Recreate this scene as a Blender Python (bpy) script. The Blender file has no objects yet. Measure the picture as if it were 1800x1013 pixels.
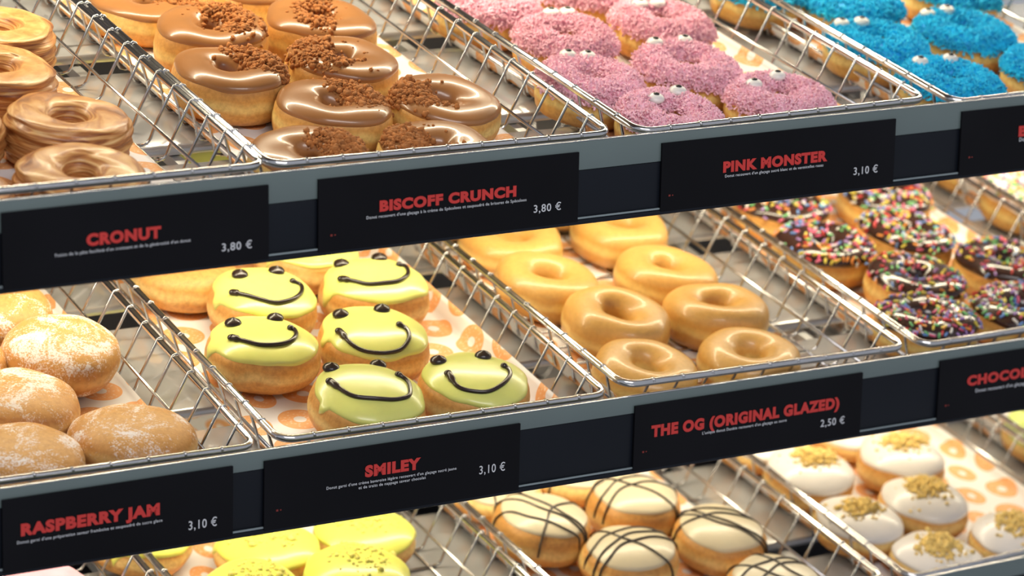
import bpy, math, random
import numpy as np
from mathutils import Vector, Matrix

U = 0.027                       # one wire pitch of the baskets, in metres
SC = bpy.context.scene
COL = SC.collection
PI = math.pi
rng = np.random.default_rng(7)
random.seed(7)

# ------------------------------------------------------------------ materials
def nt(name):
    m = bpy.data.materials.new(name); m.use_nodes = True
    t = m.node_tree; b = t.nodes['Principled BSDF']
    return m, t, b

def setp(b, **k):
    for n, v in k.items():
        b.inputs[n.replace('_', ' ')].default_value = v

def rgba(c): return (c[0], c[1], c[2], 1)

def noise(t, scale, detail=3, rough=.5, src='Object', dist=0, loc=None):
    tc = t.nodes.new('ShaderNodeTexCoord')
    n = t.nodes.new('ShaderNodeTexNoise'); n.inputs['Scale'].default_value = scale
    n.inputs['Detail'].default_value = detail; n.inputs['Roughness'].default_value = rough
    n.inputs['Distortion'].default_value = dist
    oi = t.nodes.new('ShaderNodeObjectInfo')
    ad = t.nodes.new('ShaderNodeVectorMath'); ad.operation = 'ADD'
    t.links.new(tc.outputs[src], ad.inputs[0]); t.links.new(oi.outputs['Random'], ad.inputs[1])
    t.links.new(ad.outputs[0], n.inputs['Vector'])
    return n

def ramp(t, fac, stops):
    r = t.nodes.new('ShaderNodeValToRGB')
    e = r.color_ramp.elements
    while len(e) > 1: e.remove(e[0])
    e[0].position = stops[0][0]; e[0].color = rgba(stops[0][1])
    for p, c in stops[1:]:
        x = e.new(p); x.color = rgba(c)
    t.links.new(fac, r.inputs['Fac'])
    return r

def math_(t, op, a, b=None, c=None):
    n = t.nodes.new('ShaderNodeMath'); n.operation = op
    for i, v in enumerate((a, b, c)):
        if v is None: continue
        if isinstance(v, (int, float)): n.inputs[i].default_value = v
        else: t.links.new(v, n.inputs[i])
    return n.outputs[0]

def mixc(t, fac, a, b):
    n = t.nodes.new('ShaderNodeMix'); n.data_type = 'RGBA'
    if isinstance(fac, (int, float)): n.inputs[0].default_value = fac
    else: t.links.new(fac, n.inputs[0])
    for i, v in ((6, a), (7, b)):
        if isinstance(v, tuple): n.inputs[i].default_value = rgba(v)
        else: t.links.new(v, n.inputs[i])
    return n.outputs[2]

def bump(t, b, h, strength=.3, dist=.001):
    n = t.nodes.new('ShaderNodeBump'); n.inputs['Strength'].default_value = strength
    n.inputs['Distance'].default_value = dist
    t.links.new(h, n.inputs['Height']); t.links.new(n.outputs[0], b.inputs['Normal'])

def plain(name, c, rough=.5, metal=0, coat=0, var=.0, vscale=60, bmp=0, bscale=300, **k):
    m, t, b = nt(name)
    setp(b, Base_Color=rgba(c), Roughness=rough, Metallic=metal, Coat_Weight=coat, **k)
    n = noise(t, vscale)
    lo = tuple(max(0, x * (1 - var)) for x in c); hi = tuple(min(1, x * (1 + var)) for x in c)
    r = ramp(t, n.outputs['Fac'], [(.3, lo), (.7, hi)])
    t.links.new(r.outputs[0], b.inputs['Base Color'])
    if bmp:
        n2 = noise(t, bscale)
        bump(t, b, n2.outputs['Fac'], bmp)
    return m

def dough(name, h, bottom, side, pale, top, rough=.5, coat=0., fine=.12, sugar=0):
    """fried dough: colour bands that follow the height of the bun (object space)"""
    m, t, b = nt(name)
    setp(b, Roughness=rough, Coat_Weight=coat, Coat_Roughness=.12, Subsurface_Weight=.12,
         Subsurface_Scale=.006, Subsurface_Radius=(1, .5, .2))
    tc = t.nodes.new('ShaderNodeTexCoord'); sp = t.nodes.new('ShaderNodeSeparateXYZ')
    t.links.new(tc.outputs['Object'], sp.inputs[0])
    n = noise(t, 55, 3)
    z = math_(t, 'DIVIDE', sp.outputs['Z'], h * U)
    z = math_(t, 'ADD', z, math_(t, 'MULTIPLY', math_(t, 'SUBTRACT', n.outputs['Fac'], .5), .22))
    r = ramp(t, z, [(.0, bottom), (.22, side), (.36, side), (.45, pale), (.52, pale), (.64, side), (.9, top), (1, top)])
    n2 = noise(t, 260, 5, .65)
    dark = t.nodes.new('ShaderNodeMix'); dark.data_type = 'RGBA'; dark.blend_type = 'MULTIPLY'
    dark.inputs[0].default_value = 1
    r2 = ramp(t, n2.outputs['Fac'], [(.3, (1 - fine * 2, 1 - fine * 2.4, 1 - fine * 2.8)), (.6, (1, 1, 1))])
    t.links.new(r.outputs[0], dark.inputs[6]); t.links.new(r2.outputs[0], dark.inputs[7])
    out = dark.outputs[2]
    if sugar:
        n3 = noise(t, 34, 6, .7, dist=.8)
        n4 = noise(t, 700, 2, .6)
        s = math_(t, 'ADD', n3.outputs['Fac'], math_(t, 'MULTIPLY', math_(t, 'SUBTRACT', n4.outputs['Fac'], .5), .45))
        s = math_(t, 'ADD', s, math_(t, 'MULTIPLY', sp.outputs['Z'], 1.6))
        mr = t.nodes.new('ShaderNodeMapRange'); mr.inputs[1].default_value = .55; mr.inputs[2].default_value = .67
        mr.inputs[4].default_value = sugar
        t.links.new(s, mr.inputs[0])
        out = mixc(t, mr.outputs[0], out, (.86, .82, .80))
        t.links.new(math_(t, 'ADD', math_(t, 'MULTIPLY', mr.outputs[0], .4), .5), b.inputs['Roughness'])
    t.links.new(out, b.inputs['Base Color'])
    bump(t, b, n2.outputs['Fac'], .25, .0012)
    return m

def laminated(name):
    m, t, b = nt(name)
    setp(b, Roughness=.42, Coat_Weight=.2, Coat_Roughness=.15)
    tc = t.nodes.new('ShaderNodeTexCoord')
    mp = t.nodes.new('ShaderNodeMapping'); mp.inputs['Scale'].default_value = (24, 24, 420)
    t.links.new(tc.outputs['Object'], mp.inputs[0])
    n = t.nodes.new('ShaderNodeTexNoise'); n.inputs['Scale'].default_value = 1; n.inputs['Detail'].default_value = 4
    n.inputs['Distortion'].default_value = 1.2
    t.links.new(mp.outputs[0], n.inputs['Vector'])
    r = ramp(t, n.outputs['Fac'], [(.3, (.20, .055, .015)), (.45, (.46, .18, .05)), (.55, (.62, .31, .10)), (.72, (.80, .53, .24))])
    n2 = noise(t, 90, 6, .65, dist=1.5)
    sp = t.nodes.new('ShaderNodeSeparateXYZ'); t.links.new(tc.outputs['Object'], sp.inputs[0])
    mr = t.nodes.new('ShaderNodeMapRange'); mr.inputs[1].default_value = 1.25 * U; mr.inputs[2].default_value = 1.45 * U
    mr.inputs[4].default_value = .8
    t.links.new(sp.outputs['Z'], mr.inputs[0])
    top = ramp(t, n2.outputs['Fac'], [(.3, (.40, .17, .05)), (.5, (.62, .32, .105)), (.7, (.74, .46, .19))])
    t.links.new(mixc(t, mr.outputs[0], r.outputs[0], top.outputs[0]), b.inputs['Base Color'])
    bump(t, b, n.outputs['Fac'], .5, .002)
    return m

def printed_paper():
    """white greaseproof paper printed with rows of orange ring doughnuts"""
    m, t, b = nt('printed_paper'); setp(b, Roughness=.55, Subsurface_Weight=0)
    uv = t.nodes.new('ShaderNodeUVMap')
    sp = t.nodes.new('ShaderNodeSeparateXYZ'); t.links.new(uv.outputs[0], sp.inputs[0])
    row = math_(t, 'FLOOR', sp.outputs['Y'])
    xs = math_(t, 'ADD', sp.outputs['X'], math_(t, 'MULTIPLY', row, .43))
    ci = math_(t, 'FLOOR', xs)
    fx = math_(t, 'SUBTRACT', math_(t, 'FRACT', xs), .5)
    fy = math_(t, 'SUBTRACT', math_(t, 'FRACT', sp.outputs['Y']), .5)
    # some prints are squashed, as the drawn rings are seen at different angles
    ph = math_(t, 'SINE', math_(t, 'ADD', math_(t, 'MULTIPLY', ci, 4.3), math_(t, 'MULTIPLY', row, 2.1)))
    k = math_(t, 'ADD', math_(t, 'MULTIPLY', ph, .2), 1.1)
    d = math_(t, 'SQRT', math_(t, 'ADD', math_(t, 'POWER', math_(t, 'MULTIPLY', fx, k), 2), math_(t, 'POWER', fy, 2)))
    inring = math_(t, 'MULTIPLY', math_(t, 'LESS_THAN', d, .41), math_(t, 'GREATER_THAN', d, .12))
    vo = t.nodes.new('ShaderNodeTexVoronoi'); vo.inputs['Scale'].default_value = 11
    mp = t.nodes.new('ShaderNodeMapping'); mp.inputs['Scale'].default_value = (1, 2.2, 1); mp.inputs['Rotation'].default_value = (0, 0, .8)
    t.links.new(uv.outputs[0], mp.inputs[0]); t.links.new(mp.outputs[0], vo.inputs['Vector'])
    spr = math_(t, 'LESS_THAN', vo.outputs['Distance'], .3)
    edge = math_(t, 'GREATER_THAN', d, .36)
    spr = math_(t, 'MULTIPLY', spr, math_(t, 'SUBTRACT', 1, edge))
    ink = mixc(t, spr, (.82, .40, .16), (.84, .62, .42))
    t.links.new(mixc(t, inring, (.80, .78, .78), ink), b.inputs['Base Color'])
    n = noise(t, 25, 2); bump(t, b, n.outputs['Fac'], .3, .004)
    return m

M = dict(
    wire=plain('steel_wire', (.62, .62, .63), .22, 1, var=.08),
    rim=plain('polished_steel', (.74, .74, .75), .14, 1, var=.05),
    panel=plain('grey_enamel_panel', (.52, .52, .53), .16, .35, coat=.5, var=.04, vscale=8),
    dark=plain('dark_plastic', (.007, .009, .014), .35, var=.15, vscale=6, Specular_IOR_Level=.2),
    card=plain('black_card', (.006, .006, .008), .45, var=.2, vscale=8, Specular_IOR_Level=.1),
    lip=plain('grey_green_plastic', (.125, .165, .165), .28, coat=.3, var=.06, vscale=10),
    highlight=plain('pale_highlight_line', (.22, .27, .29), .3, var=.05),  # pale tone of the painted highlight low on the rails
    red=plain('red_print', (.58, .035, .03), .5, var=.03),
    faint=plain('dim_red_print', (.20, .02, .015), .5, var=.03),
    white=plain('white_print', (.62, .64, .68), .5, var=.02),
    wall=plain('dark_back_panel', (.07, .07, .08), .35, var=.1, vscale=5),
    housing=plain('lamp_housing', (.5, .5, .5), .4, .6, var=.03),
    paper=printed_paper(),
    caramel=plain('caramel_icing', (.345, .152, .052), .3, coat=.35, var=.08, vscale=40, Coat_Roughness=.08),
    choc=plain('chocolate_icing', (.040, .016, .012), .2, coat=.6, var=.15, Coat_Roughness=.1),
    piping=plain('chocolate_piping', (.022, .011, .010), .28, coat=.3, var=.15),
    yellow=plain('yellow_icing', (.70, .72, .20), .3, coat=.3, var=.04, Coat_Roughness=.15, Subsurface_Weight=.1, Subsurface_Scale=.004),
    lemon=plain('lemon_icing', (.76, .78, .15), .3, coat=.2, var=.05, bmp=.1, bscale=200),
    cream=plain('cream_icing', (.70, .61, .43), .35, coat=.2, var=.04, Coat_Roughness=.15),
    whiteic=plain('white_icing', (.74, .70, .67), .35, coat=.2, var=.03),
    vanilla=plain('vanilla_icing', (.82, .70, .66), .3, coat=.3, var=.05),
    green=plain('pistachio_icing', (.60, .72, .22), .3, coat=.3, var=.06),
    pink=plain('pink_coconut', (.94, .55, .65), .8, var=.18, vscale=120),
    pinkbase=plain('pink_icing', (.84, .42, .53), .6, var=.1),
    blue=plain('blue_coconut', (.02, .56, .95), .75, var=.25, vscale=120),
    bluebase=plain('blue_icing', (.012, .42, .86), .6, var=.1),
    eye=plain('sugar_eye', (.78, .77, .75), .3, var=.03),
    pupil=plain('black_sugar', (.012, .012, .014), .25, var=.1),
    crumb=plain('biscuit_crumb', (.38, .14, .034), .85, var=.35, vscale=260),
    ycrumb=plain('yellow_crumb', (.74, .53, .17), .75, var=.3, vscale=260),
    lcrumb=plain('lemon_crumb', (.72, .66, .17), .7, var=.2, vscale=260),
    gcrumb=plain('seed_crumb', (.16, .12, .06), .7, var=.3),
    d_ring=dough('dough_ring', 1.25, (.50, .19, .04), (.72, .385, .10), (.86, .63, .22), (.62, .30, .08)),
    d_glaze=dough('dough_glazed', 1.3, (.50, .22, .05), (.68, .37, .09), (.84, .60, .20), (.68, .39, .11), .4, .25, .06),
    d_fill=dough('dough_filled', 1.5, (.54, .21, .05), (.72, .37, .10), (.87, .62, .24), (.66, .33, .09)),
    d_sugar=dough('dough_powdered', 1.5, (.46, .18, .05), (.60, .29, .08), (.72, .44, .16), (.64, .35, .11), .6, 0, .1, .9),
    d_lam=laminated('laminated_dough'),
)
SPR = [plain('sprinkle_%s' % n, c, .35, var=.03) for n, c in (
    ('white', (.80, .78, .74)), ('yellow', (.80, .66, .10)), ('pink', (.75, .13, .26)), ('green', (.20, .58, .22)),
    ('blue', (.14, .30, .68)), ('red', (.62, .05, .05)), ('orange', (.80, .30, .06)), ('lilac', (.42, .26, .60)))]
def emis(name, c, s):
    m, t, b = nt(name); setp(b, Base_Color=rgba(c), Emission_Color=rgba(c), Emission_Strength=s); return m

# ------------------------------------------------------------------ mesh helpers
class MB:
    def __init__(s): s.v = []; s.f = []; s.mi = []; s.uv = None
    def add(s, v, f, mi=0):
        o = len(s.v); s.v.extend([tuple(map(float, p)) for p in v]); s.f.extend([tuple(i + o for i in q) for q in f]); s.mi.extend([mi] * len(f))
    def box(s, x0, x1, y0, y1, z0, z1, bev=0):
        if not bev:
            v = [(x, y, z) for x in (x0, x1) for y in (y0, y1) for z in (z0, z1)]
            s.add(v, [(0, 1, 3, 2), (4, 6, 7, 5), (0, 4, 5, 1), (2, 3, 7, 6), (0, 2, 6, 4), (1, 5, 7, 3)]); return
        # chamfered along x (the long way)
        c = bev
        prof = [(y0 + c, z0), (y1 - c, z0), (y1 - c * .3, z0 + c * .3), (y1, z0 + c), (y1, z1 - c), (y1 - c * .3, z1 - c * .3), (y1 - c, z1), (y0 + c, z1), (y0 + c * .3, z1 - c * .3), (y0, z1 - c), (y0, z0 + c), (y0 + c * .3, z0 + c * .3)]
        n = len(prof)
        v = [(x0, a, b) for a, b in prof] + [(x1, a, b) for a, b in prof]
        f = [(i, i + n, (i + 1) % n + n, (i + 1) % n) for i in range(n)] + [tuple(range(n)), tuple(range(2 * n - 1, n - 1, -1))]
        s.add(v, f)
    def tube(s, pts, r, n=6, closed=False, ends=None):
        P = np.array(pts, float); m = len(P)
        rad = np.full(m, r, float) if np.isscalar(r) else np.array(r, float)
        T = np.zeros_like(P)
        for i in range(m):
            a = P[(i - 1) % m] if (closed or i > 0) else P[i]; b = P[(i + 1) % m] if (closed or i < m - 1) else P[i]
            T[i] = (b - a) / (np.linalg.norm(b - a) + 1e-9)
        ref = np.array([0, 0, 1.]) if abs(T[0][2]) < .9 else np.array([1., 0, 0])
        N = np.cross(T[0], ref); N /= np.linalg.norm(N)
        v = []
        for i in range(m):
            N = N - T[i] * (N @ T[i]); N /= np.linalg.norm(N); B = np.cross(T[i], N)
            for k in range(n):
                a = 2 * PI * k / n; v.append(P[i] + rad[i] * (math.cos(a) * N + math.sin(a) * B))
        f = []
        for i in range(m if closed else m - 1):
            j = (i + 1) % m
            for k in range(n):
                l = (k + 1) % n; f.append((i * n + k, i * n + l, j * n + l, j * n + k))
        if not closed:
            f.append(tuple(range(n - 1, -1, -1))); f.append(tuple((m - 1) * n + k for k in range(n)))
        s.add(v, f)
    def build(s, name, mats, parent=None, smooth=True, loc=None, rot=None):
        me = bpy.data.meshes.new(name)
        me.from_pydata([(x * U, y * U, z * U) for x, y, z in s.v], [], s.f)
        if not isinstance(mats, (list, tuple)): mats = [mats]
        for m in mats: me.materials.append(m)
        if len(mats) > 1: me.polygons.foreach_set('material_index', s.mi)
        if smooth: me.polygons.foreach_set('use_smooth', [True] * len(me.polygons))
        if s.uv is not None:
            l = me.uv_layers.new(name='UVMap'); vi = np.zeros(len(me.loops), int); me.loops.foreach_get('vertex_index', vi)
            l.data.foreach_set('uv', np.array(s.uv)[vi].ravel())
        me.update()
        if smooth and smooth != 'all':
            try: me.set_sharp_from_angle(angle=math.radians(smooth if smooth is not True else 50))
            except Exception: pass
        o = bpy.data.objects.new(name, me); COL.objects.link(o)
        if loc is not None: o.location = [c * U for c in loc]
        if rot is not None: o.rotation_euler = rot
        if parent: o.parent = parent
        return o

def tag(o, label=None, cat=None, group=None, kind=None):
    if label: o['label'] = label
    if cat: o['category'] = cat
    if group: o['group'] = group
    if kind: o['kind'] = kind
    return o

def empty(name, loc, rot=(0, 0, 0)):
    o = bpy.data.objects.new(name, None); COL.objects.link(o)
    o.empty_display_size = .01
    o.location = [c * U for c in loc]; o.rotation_euler = rot
    return o

# ------------------------------------------------------------------ doughnut shapes
class Shape:
    """body(phi, theta) of a ring or a filled bun, standing on z = 0"""
    def __init__(s, R=1.6, rh=.36, h=1.35, n=2.25, filled=False, seed=0, wob=.03):
        g = np.random.default_rng(seed)
        s.R, s.rh, s.h, s.n, s.filled = R, rh, h, n, filled
        s.ph = g.uniform(0, 2 * PI, 6); s.am = g.uniform(.4, 1, 6) * wob / np.arange(2, 8) * 2.2
        s.ph2 = g.uniform(0, 2 * PI, 3); s.off = g.uniform(-.05, .05, 2) * (0 if filled else 1)
        s.ex = 1 + g.uniform(-.025, .025)
    def wobR(s, th): return 1 + sum(a * np.cos((k + 2) * th + p) for k, (a, p) in enumerate(zip(s.am, s.ph)))
    def hgt(s, th, c=1.): return s.h * (1 + (.02 * np.cos(th + s.ph2[0]) + .015 * np.cos(2 * th + s.ph2[1])) * (c * c if s.filled else 1))
    def pt(s, phi, th, off=0):
        c, si = np.cos(phi), np.sin(phi)
        R = s.R * s.wobR(th); h = s.hgt(th, np.abs(c))
        if s.filled: a = R; rc = 0 * th
        else:
            rh = s.rh * (1 + .12 * np.cos(2 * th + s.ph2[2])); rc = (R + rh) / 2; a = (R - rh) / 2
        e = 2 / s.n
        NB_ = 2 / 3.3
        eb = np.where((si < 0) & (c > 0), NB_, e)
        cc = np.sign(c) * np.abs(c) ** eb; ss = np.sign(si) * np.abs(si) ** e
        ss = np.where(ss < 0, ss * .985, ss)
        r = rc + a * cc; z = h / 2 + h / 2 * ss
        # slight waist above and below the pale equator
        r = r + np.where(c > 0, -.018 * np.exp(-((z / h - .62) / .05) ** 2) - .014 * np.exp(-((z / h - .3) / .05) ** 2), 0)
        if off is not 0:
            nr = np.sign(c) * np.abs(c) ** (2 - e) / np.maximum(a, .2); nz = np.sign(si) * np.abs(si) ** (2 - e) / (h / 2)
            L = np.sqrt(nr ** 2 + nz ** 2) + 1e-9
            r = r + off * nr / L; z = z + off * nz / L
        f = (1 - (z / h)) * 0
        return np.stack([r * np.cos(th) * s.ex + (s.off[0] if not s.filled else 0), r * np.sin(th) / s.ex + (s.off[1] if not s.filled else 0), z], -1)
    def top(s, x, y, off=0):
        """height of the upper surface over (x, y)"""
        x = (x - s.off[0]) / s.ex; y = (y - s.off[1]) * s.ex
        th = np.arctan2(y, x); ro = np.hypot(x, y); R = s.R * s.wobR(th); h = s.hgt(th, np.minimum(ro / R, 1))
        if s.filled: c = ro / R
        else:
            rh = s.rh * (1 + .12 * np.cos(2 * th + s.ph2[2])); c = np.abs(ro - (R + rh) / 2) / ((R - rh) / 2)
        c = np.clip(c, 0, 1)
        return h / 2 + h / 2 * (1 - c ** s.n) ** (1 / s.n) + off
    def frame(s, phi, th):
        p = s.pt(phi, th); e = 1e-3
        a = s.pt(phi + e, th) - p; b = s.pt(phi, th + e) - p
        n = np.cross(b, a); n /= np.linalg.norm(n, axis=-1, keepdims=True) + 1e-12
        return p, n

def grid_faces(ni, nj, wrap_j=True, wrap_i=False):
    f = []
    for i in range(ni if wrap_i else ni - 1):
        for j in range(nj if wrap_j else nj - 1):
            a = i * nj + j; b = i * nj + (j + 1) % nj; c = ((i + 1) % ni) * nj + (j + 1) % nj; d = ((i + 1) % ni) * nj + j
            f.append((a, b, c, d))
    return f

def body_mesh(S, nth=64, nph=30, disp=None):
    th = np.arange(nth) * 2 * PI / nth
    mb = MB()
    if S.filled:
        ph = np.linspace(-PI / 2 + .09, PI / 2 - .09, nph)
    else:
        ph = -np.arange(nph) * 2 * PI / nph
    PH, TH = np.meshgrid(ph, th, indexing='ij')
    V = S.pt(PH, TH)
    if disp is not None: V = disp(V, PH, TH)
    f = grid_faces(nph, nth, True, not S.filled)
    if not S.filled: f = [q[::-1] for q in f]
    V = V.reshape(-1, 3)
    if S.filled:
        b = V[:nth].mean(0); t = V[-nth:].mean(0); V = np.vstack([V, [b], [t]]); nb = len(V) - 2
        f = list(f) + [(nb, (j + 1) % nth, j) for j in range(nth)] + [(nb + 1, nb - nth + j, nb - nth + (j + 1) % nth) for j in range(nth)]
    mb.add(V, f); return mb

def icing_mesh(S, seed, lo=.25, wob=.16, th_=.07, nth=72, nph=18, drips=0, inner=PI + .1):
    """a cap of icing over the upper half with a wavy lower edge"""
    g = np.random.default_rng(seed + 99)
    th = np.arange(nth) * 2 * PI / nth
    edge = lo + sum(g.uniform(.3, 1) * wob / k ** .6 * np.cos(k * th + g.uniform(0, 6.3)) * .6 for k in (2, 3, 5, 7, 11))
    for _ in range(drips):
        c = g.uniform(0, 2 * PI); d = np.angle(np.exp(1j * (th - c))); edge -= g.uniform(.3, .6) * np.exp(-(d / g.uniform(.06, .13)) ** 2)
    mb = MB()
    end = PI / 2 - .09 if S.filled else inner + .15 * np.cos(3 * th + 1)
    t = np.linspace(0, 1, nph)[:, None]
    t = t ** 1.25
    PH = edge[None] + (end - edge[None]) * t; TH = np.broadcast_to(th[None], PH.shape)
    tap = np.minimum(1, t / .10) ** .5
    if not S.filled: tap = np.minimum(tap, np.minimum(1, (1 - t) / .12) ** .5)
    off = -.03 + (th_ + .03) * tap * np.ones_like(PH)
    off = off + .012 * np.cos(4 * TH + 3 * PH) * (np.cos(PH) ** 2 if S.filled else 1)
    V = S.pt(PH, TH, off)
    f = grid_faces(nph, nth, True)
    V = V.reshape(-1, 3)
    if S.filled:
        tpt = V[-nth:].mean(0); V = np.vstack([V, [tpt]]); k = len(V) - 1
        f = list(f) + [(k, k - nth + j, k - nth + (j + 1) % nth) for j in range(nth)]
    mb.add(V, f); return mb

PRISM_F = [(0, 2, 1), (3, 4, 5), (0, 1, 4, 3), (1, 2, 5, 4), (2, 0, 3, 5)]
def sticks(pts, dirs, L, r, mis=None):
    """many thin three-sided slivers"""
    n = len(pts); mb = MB()
    up = rng.normal(size=(n, 3)); a = np.cross(dirs, up); a /= np.linalg.norm(a, axis=1, keepdims=True); b = np.cross(dirs, a)
    V = []
    L = np.broadcast_to(L, (n,))[:, None]; r = np.broadcast_to(r, (n,))[:, None]
    for e in (0, 1):
        for k in range(3):
            an = 2 * PI * k / 3; V.append(pts + dirs * L * e + r * (math.cos(an) * a + math.sin(an) * b))
    V = np.stack(V, 1).reshape(-1, 3)
    F = (np.arange(n)[:, None] * 6)
    mb.v = [tuple(v) for v in V]
    for i in range(n):
        o = i * 6; mb.f.extend([tuple(k + o for k in q) for q in PRISM_F]); mb.mi.extend([0 if mis is None else int(mis[i])] * 5)
    return mb

def rand_surf(S, n, lo=.35, hi=None):
    hi = (PI / 2 - .05 if S.filled else PI + .15) if hi is None else hi
    P = []; N = []
    while len(P) < n:
        ph = rng.uniform(lo, hi, n * 3); th = rng.uniform(0, 2 * PI, n * 3)
        p, nn = S.frame(ph, th)
        w = np.hypot(p[:, 0], p[:, 1]) / S.R * (1 - .0 * ph)
        # area weight
        e = 1e-3; dp = np.linalg.norm(S.pt(ph + e, th) - p, axis=1) / e
        w = np.hypot(p[:, 0], p[:, 1]) * dp; w = w / w.max()
        k = rng.random(n * 3) < np.clip(w * 1.6, 0, 1)
        P.extend(p[k]); N.extend(nn[k])
    return np.array(P[:n]), np.array(N[:n])

def shreds(S, n=3000, L=.17, r=.021):
    P, N = rand_surf(S, n, .30, PI - .55)
    D = N * .55 + rng.normal(size=P.shape) * .6; D[:, 2] += .05
    D /= np.linalg.norm(D, axis=1, keepdims=True)
    return sticks(P + N * .04, D, rng.uniform(.6, 1.25, n) * L, rng.uniform(.7, 1.2, n) * r)

def sprinkles(S, n=420, lo=.45, th_=.07, sel=None):
    P, N = rand_surf(S, n * (1 if sel is None else 3), lo)
    if sel is not None: k = sel(P); P, N = P[k][:n], N[k][:n]
    n = len(P)
    D = np.cross(N, rng.normal(size=P.shape)); D /= np.linalg.norm(D, axis=1, keepdims=True)
    D = D + N * rng.uniform(-.1, .45, (n, 1)); D /= np.linalg.norm(D, axis=1, keepdims=True)
    L = rng.uniform(.15, .23, n)
    P = P + N * (th_ + .03) - D * L[:, None] / 2
    mb = MB(); mb.v = []
    a = np.cross(D, N); a /= np.linalg.norm(a, axis=1, keepdims=True); b = np.cross(D, a)
    rings = [(-.02, .35), (.015, 1), (1 - .0, 1), (1.03, .35)]
    for i in range(n):
        V = []
        for q, rr in ((0, .5), (.15, 1), (.85, 1), (1, .5)):
            for k in range(5):
                an = 2 * PI * k / 5; V.append(P[i] + D[i] * L[i] * q + .04 * rr * (math.cos(an) * a[i] + math.sin(an) * b[i]))
        f = [(r * 5 + k, r * 5 + (k + 1) % 5, r * 5 + 5 + (k + 1) % 5, r * 5 + 5 + k) for r in range(3) for k in range(5)] + [(4, 3, 2, 1, 0), (15, 16, 17, 18, 19)]
        mb.add(V, f, int(rng.integers(len(SPR))))
    return mb

t_ = (1 + 5 ** .5) / 2
ICO = np.array([(-1, t_, 0), (1, t_, 0), (-1, -t_, 0), (1, -t_, 0), (0, -1, t_), (0, 1, t_), (0, -1, -t_), (0, 1, -t_), (t_, 0, -1), (t_, 0, 1), (-t_, 0, -1), (-t_, 0, 1)]) / 1.9
ICF = [(0, 11, 5), (0, 5, 1), (0, 1, 7), (0, 7, 10), (0, 10, 11), (1, 5, 9), (5, 11, 4), (11, 10, 2), (10, 7, 6), (7, 1, 8), (3, 9, 4), (3, 4, 2), (3, 2, 6), (3, 6, 8), (3, 8, 9), (4, 9, 5), (2, 4, 11), (6, 2, 10), (8, 6, 7), (9, 8, 1)]
def crumbs(S, n, cx, cy, ax, ay, rot=0, size=.05, th_=.04, pile=.10, lo=.0, big=.12):
    """heap of crumbs in an elliptic patch of the upper surface"""
    mb = MB(); c, s_ = math.cos(rot), math.sin(rot); k = 0; tries = 0
    while k < n and tries < n * 12:
        tries += 1
        q_, w_ = math.sqrt(rng.random()) * (rng.uniform(.8, 1.15) if rng.random() < .7 else rng.uniform(1, 1.9)), rng.uniform(0, 6.283)
        u, v = q_ * math.cos(w_), q_ * math.sin(w_)
        if q_ > .5 and math.sin(u * 7 + cx * 9) * math.sin(v * 6 + cy * 7 + u * 3) < -.35 + .9 * max(0, q_ - .8) and rng.random() < .8: continue
        x = cx + ax * (u * c) - ay * v * s_; y = cy + ax * u * s_ + ay * v * c
        ro = math.hypot(x, y)
        if ro > S.R * .97 or (not S.filled and ro < S.rh * .9): continue
        z = float(S.top(x, y, th_))
        r = size * rng.uniform(.5, 1.3) * (1.7 if rng.random() < big else 1)
        z += rng.uniform(0, pile) * max(0, 1 - (u * u + v * v) * .8) + r * .3
        V = ICO * r * rng.uniform(.65, 1.25, (12, 1)) * rng.uniform(.8, 1.2, 3)
        an = rng.uniform(0, 6.28); R_ = np.array([[math.cos(an), -math.sin(an), 0], [math.sin(an), math.cos(an), 0], [0, 0, 1]])
        mb.add(V @ R_.T + (x, y, z), ICF); k += 1
    return mb

def blob(mb, x, y, z, rx, ry, rz, n=14, m=8, pinch=0):
    V = []; f = []
    for i in range(m + 1):
        a = -PI / 2 + PI * i / m
        for j in range(n):
            b = 2 * PI * j / n
            V.append((x + rx * math.cos(a) * math.cos(b), y + ry * math.cos(a) * math.sin(b), z + rz * math.sin(a) * (1 + (pinch if i == m else 0))))
    mb.add(V, grid_faces(m + 1, n, True)); return mb

def smooth_path(pts, n=26):
    P = [np.array(p, float) for p in pts]; P = [2 * P[0] - P[1]] + P + [2 * P[-1] - P[-2]]; out = []
    k = len(P) - 3
    for q in range(n + 1):
        t = q / n * k; i = min(int(t), k - 1); t -= i; a, b, c, d = P[i:i + 4]
        out.append(.5 * ((2 * b) + (-a + c) * t + (2 * a - 5 * b + 4 * c - d) * t * t + (-a + 3 * b - 3 * c + d) * t ** 3))
    return out

# ------------------------------------------------------------------ shelves (offsets of the three tiers)
T = [np.array([0, 0, 0.]), np.array([.658, -.557, -7.544]), np.array([1.322, -1.114, -15.097])]
FLOOR = -1.5          # level of the basket floor wires under the rim plane
BASE = FLOOR + .07    # where buns stand

def W(s, x, y, z): return (T[s][0] + x, T[s][1] + y, T[s][2] + z)

def place(name, s, x, y, seed, tilt=.035, z=0, rot=None):
    g = np.random.default_rng(seed + 5)
    rx, ry = g.uniform(-tilt, tilt, 2) if rot is None else rot
    return empty(name, W(s, x, y, BASE + z), (rx, ry, 0))

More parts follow.
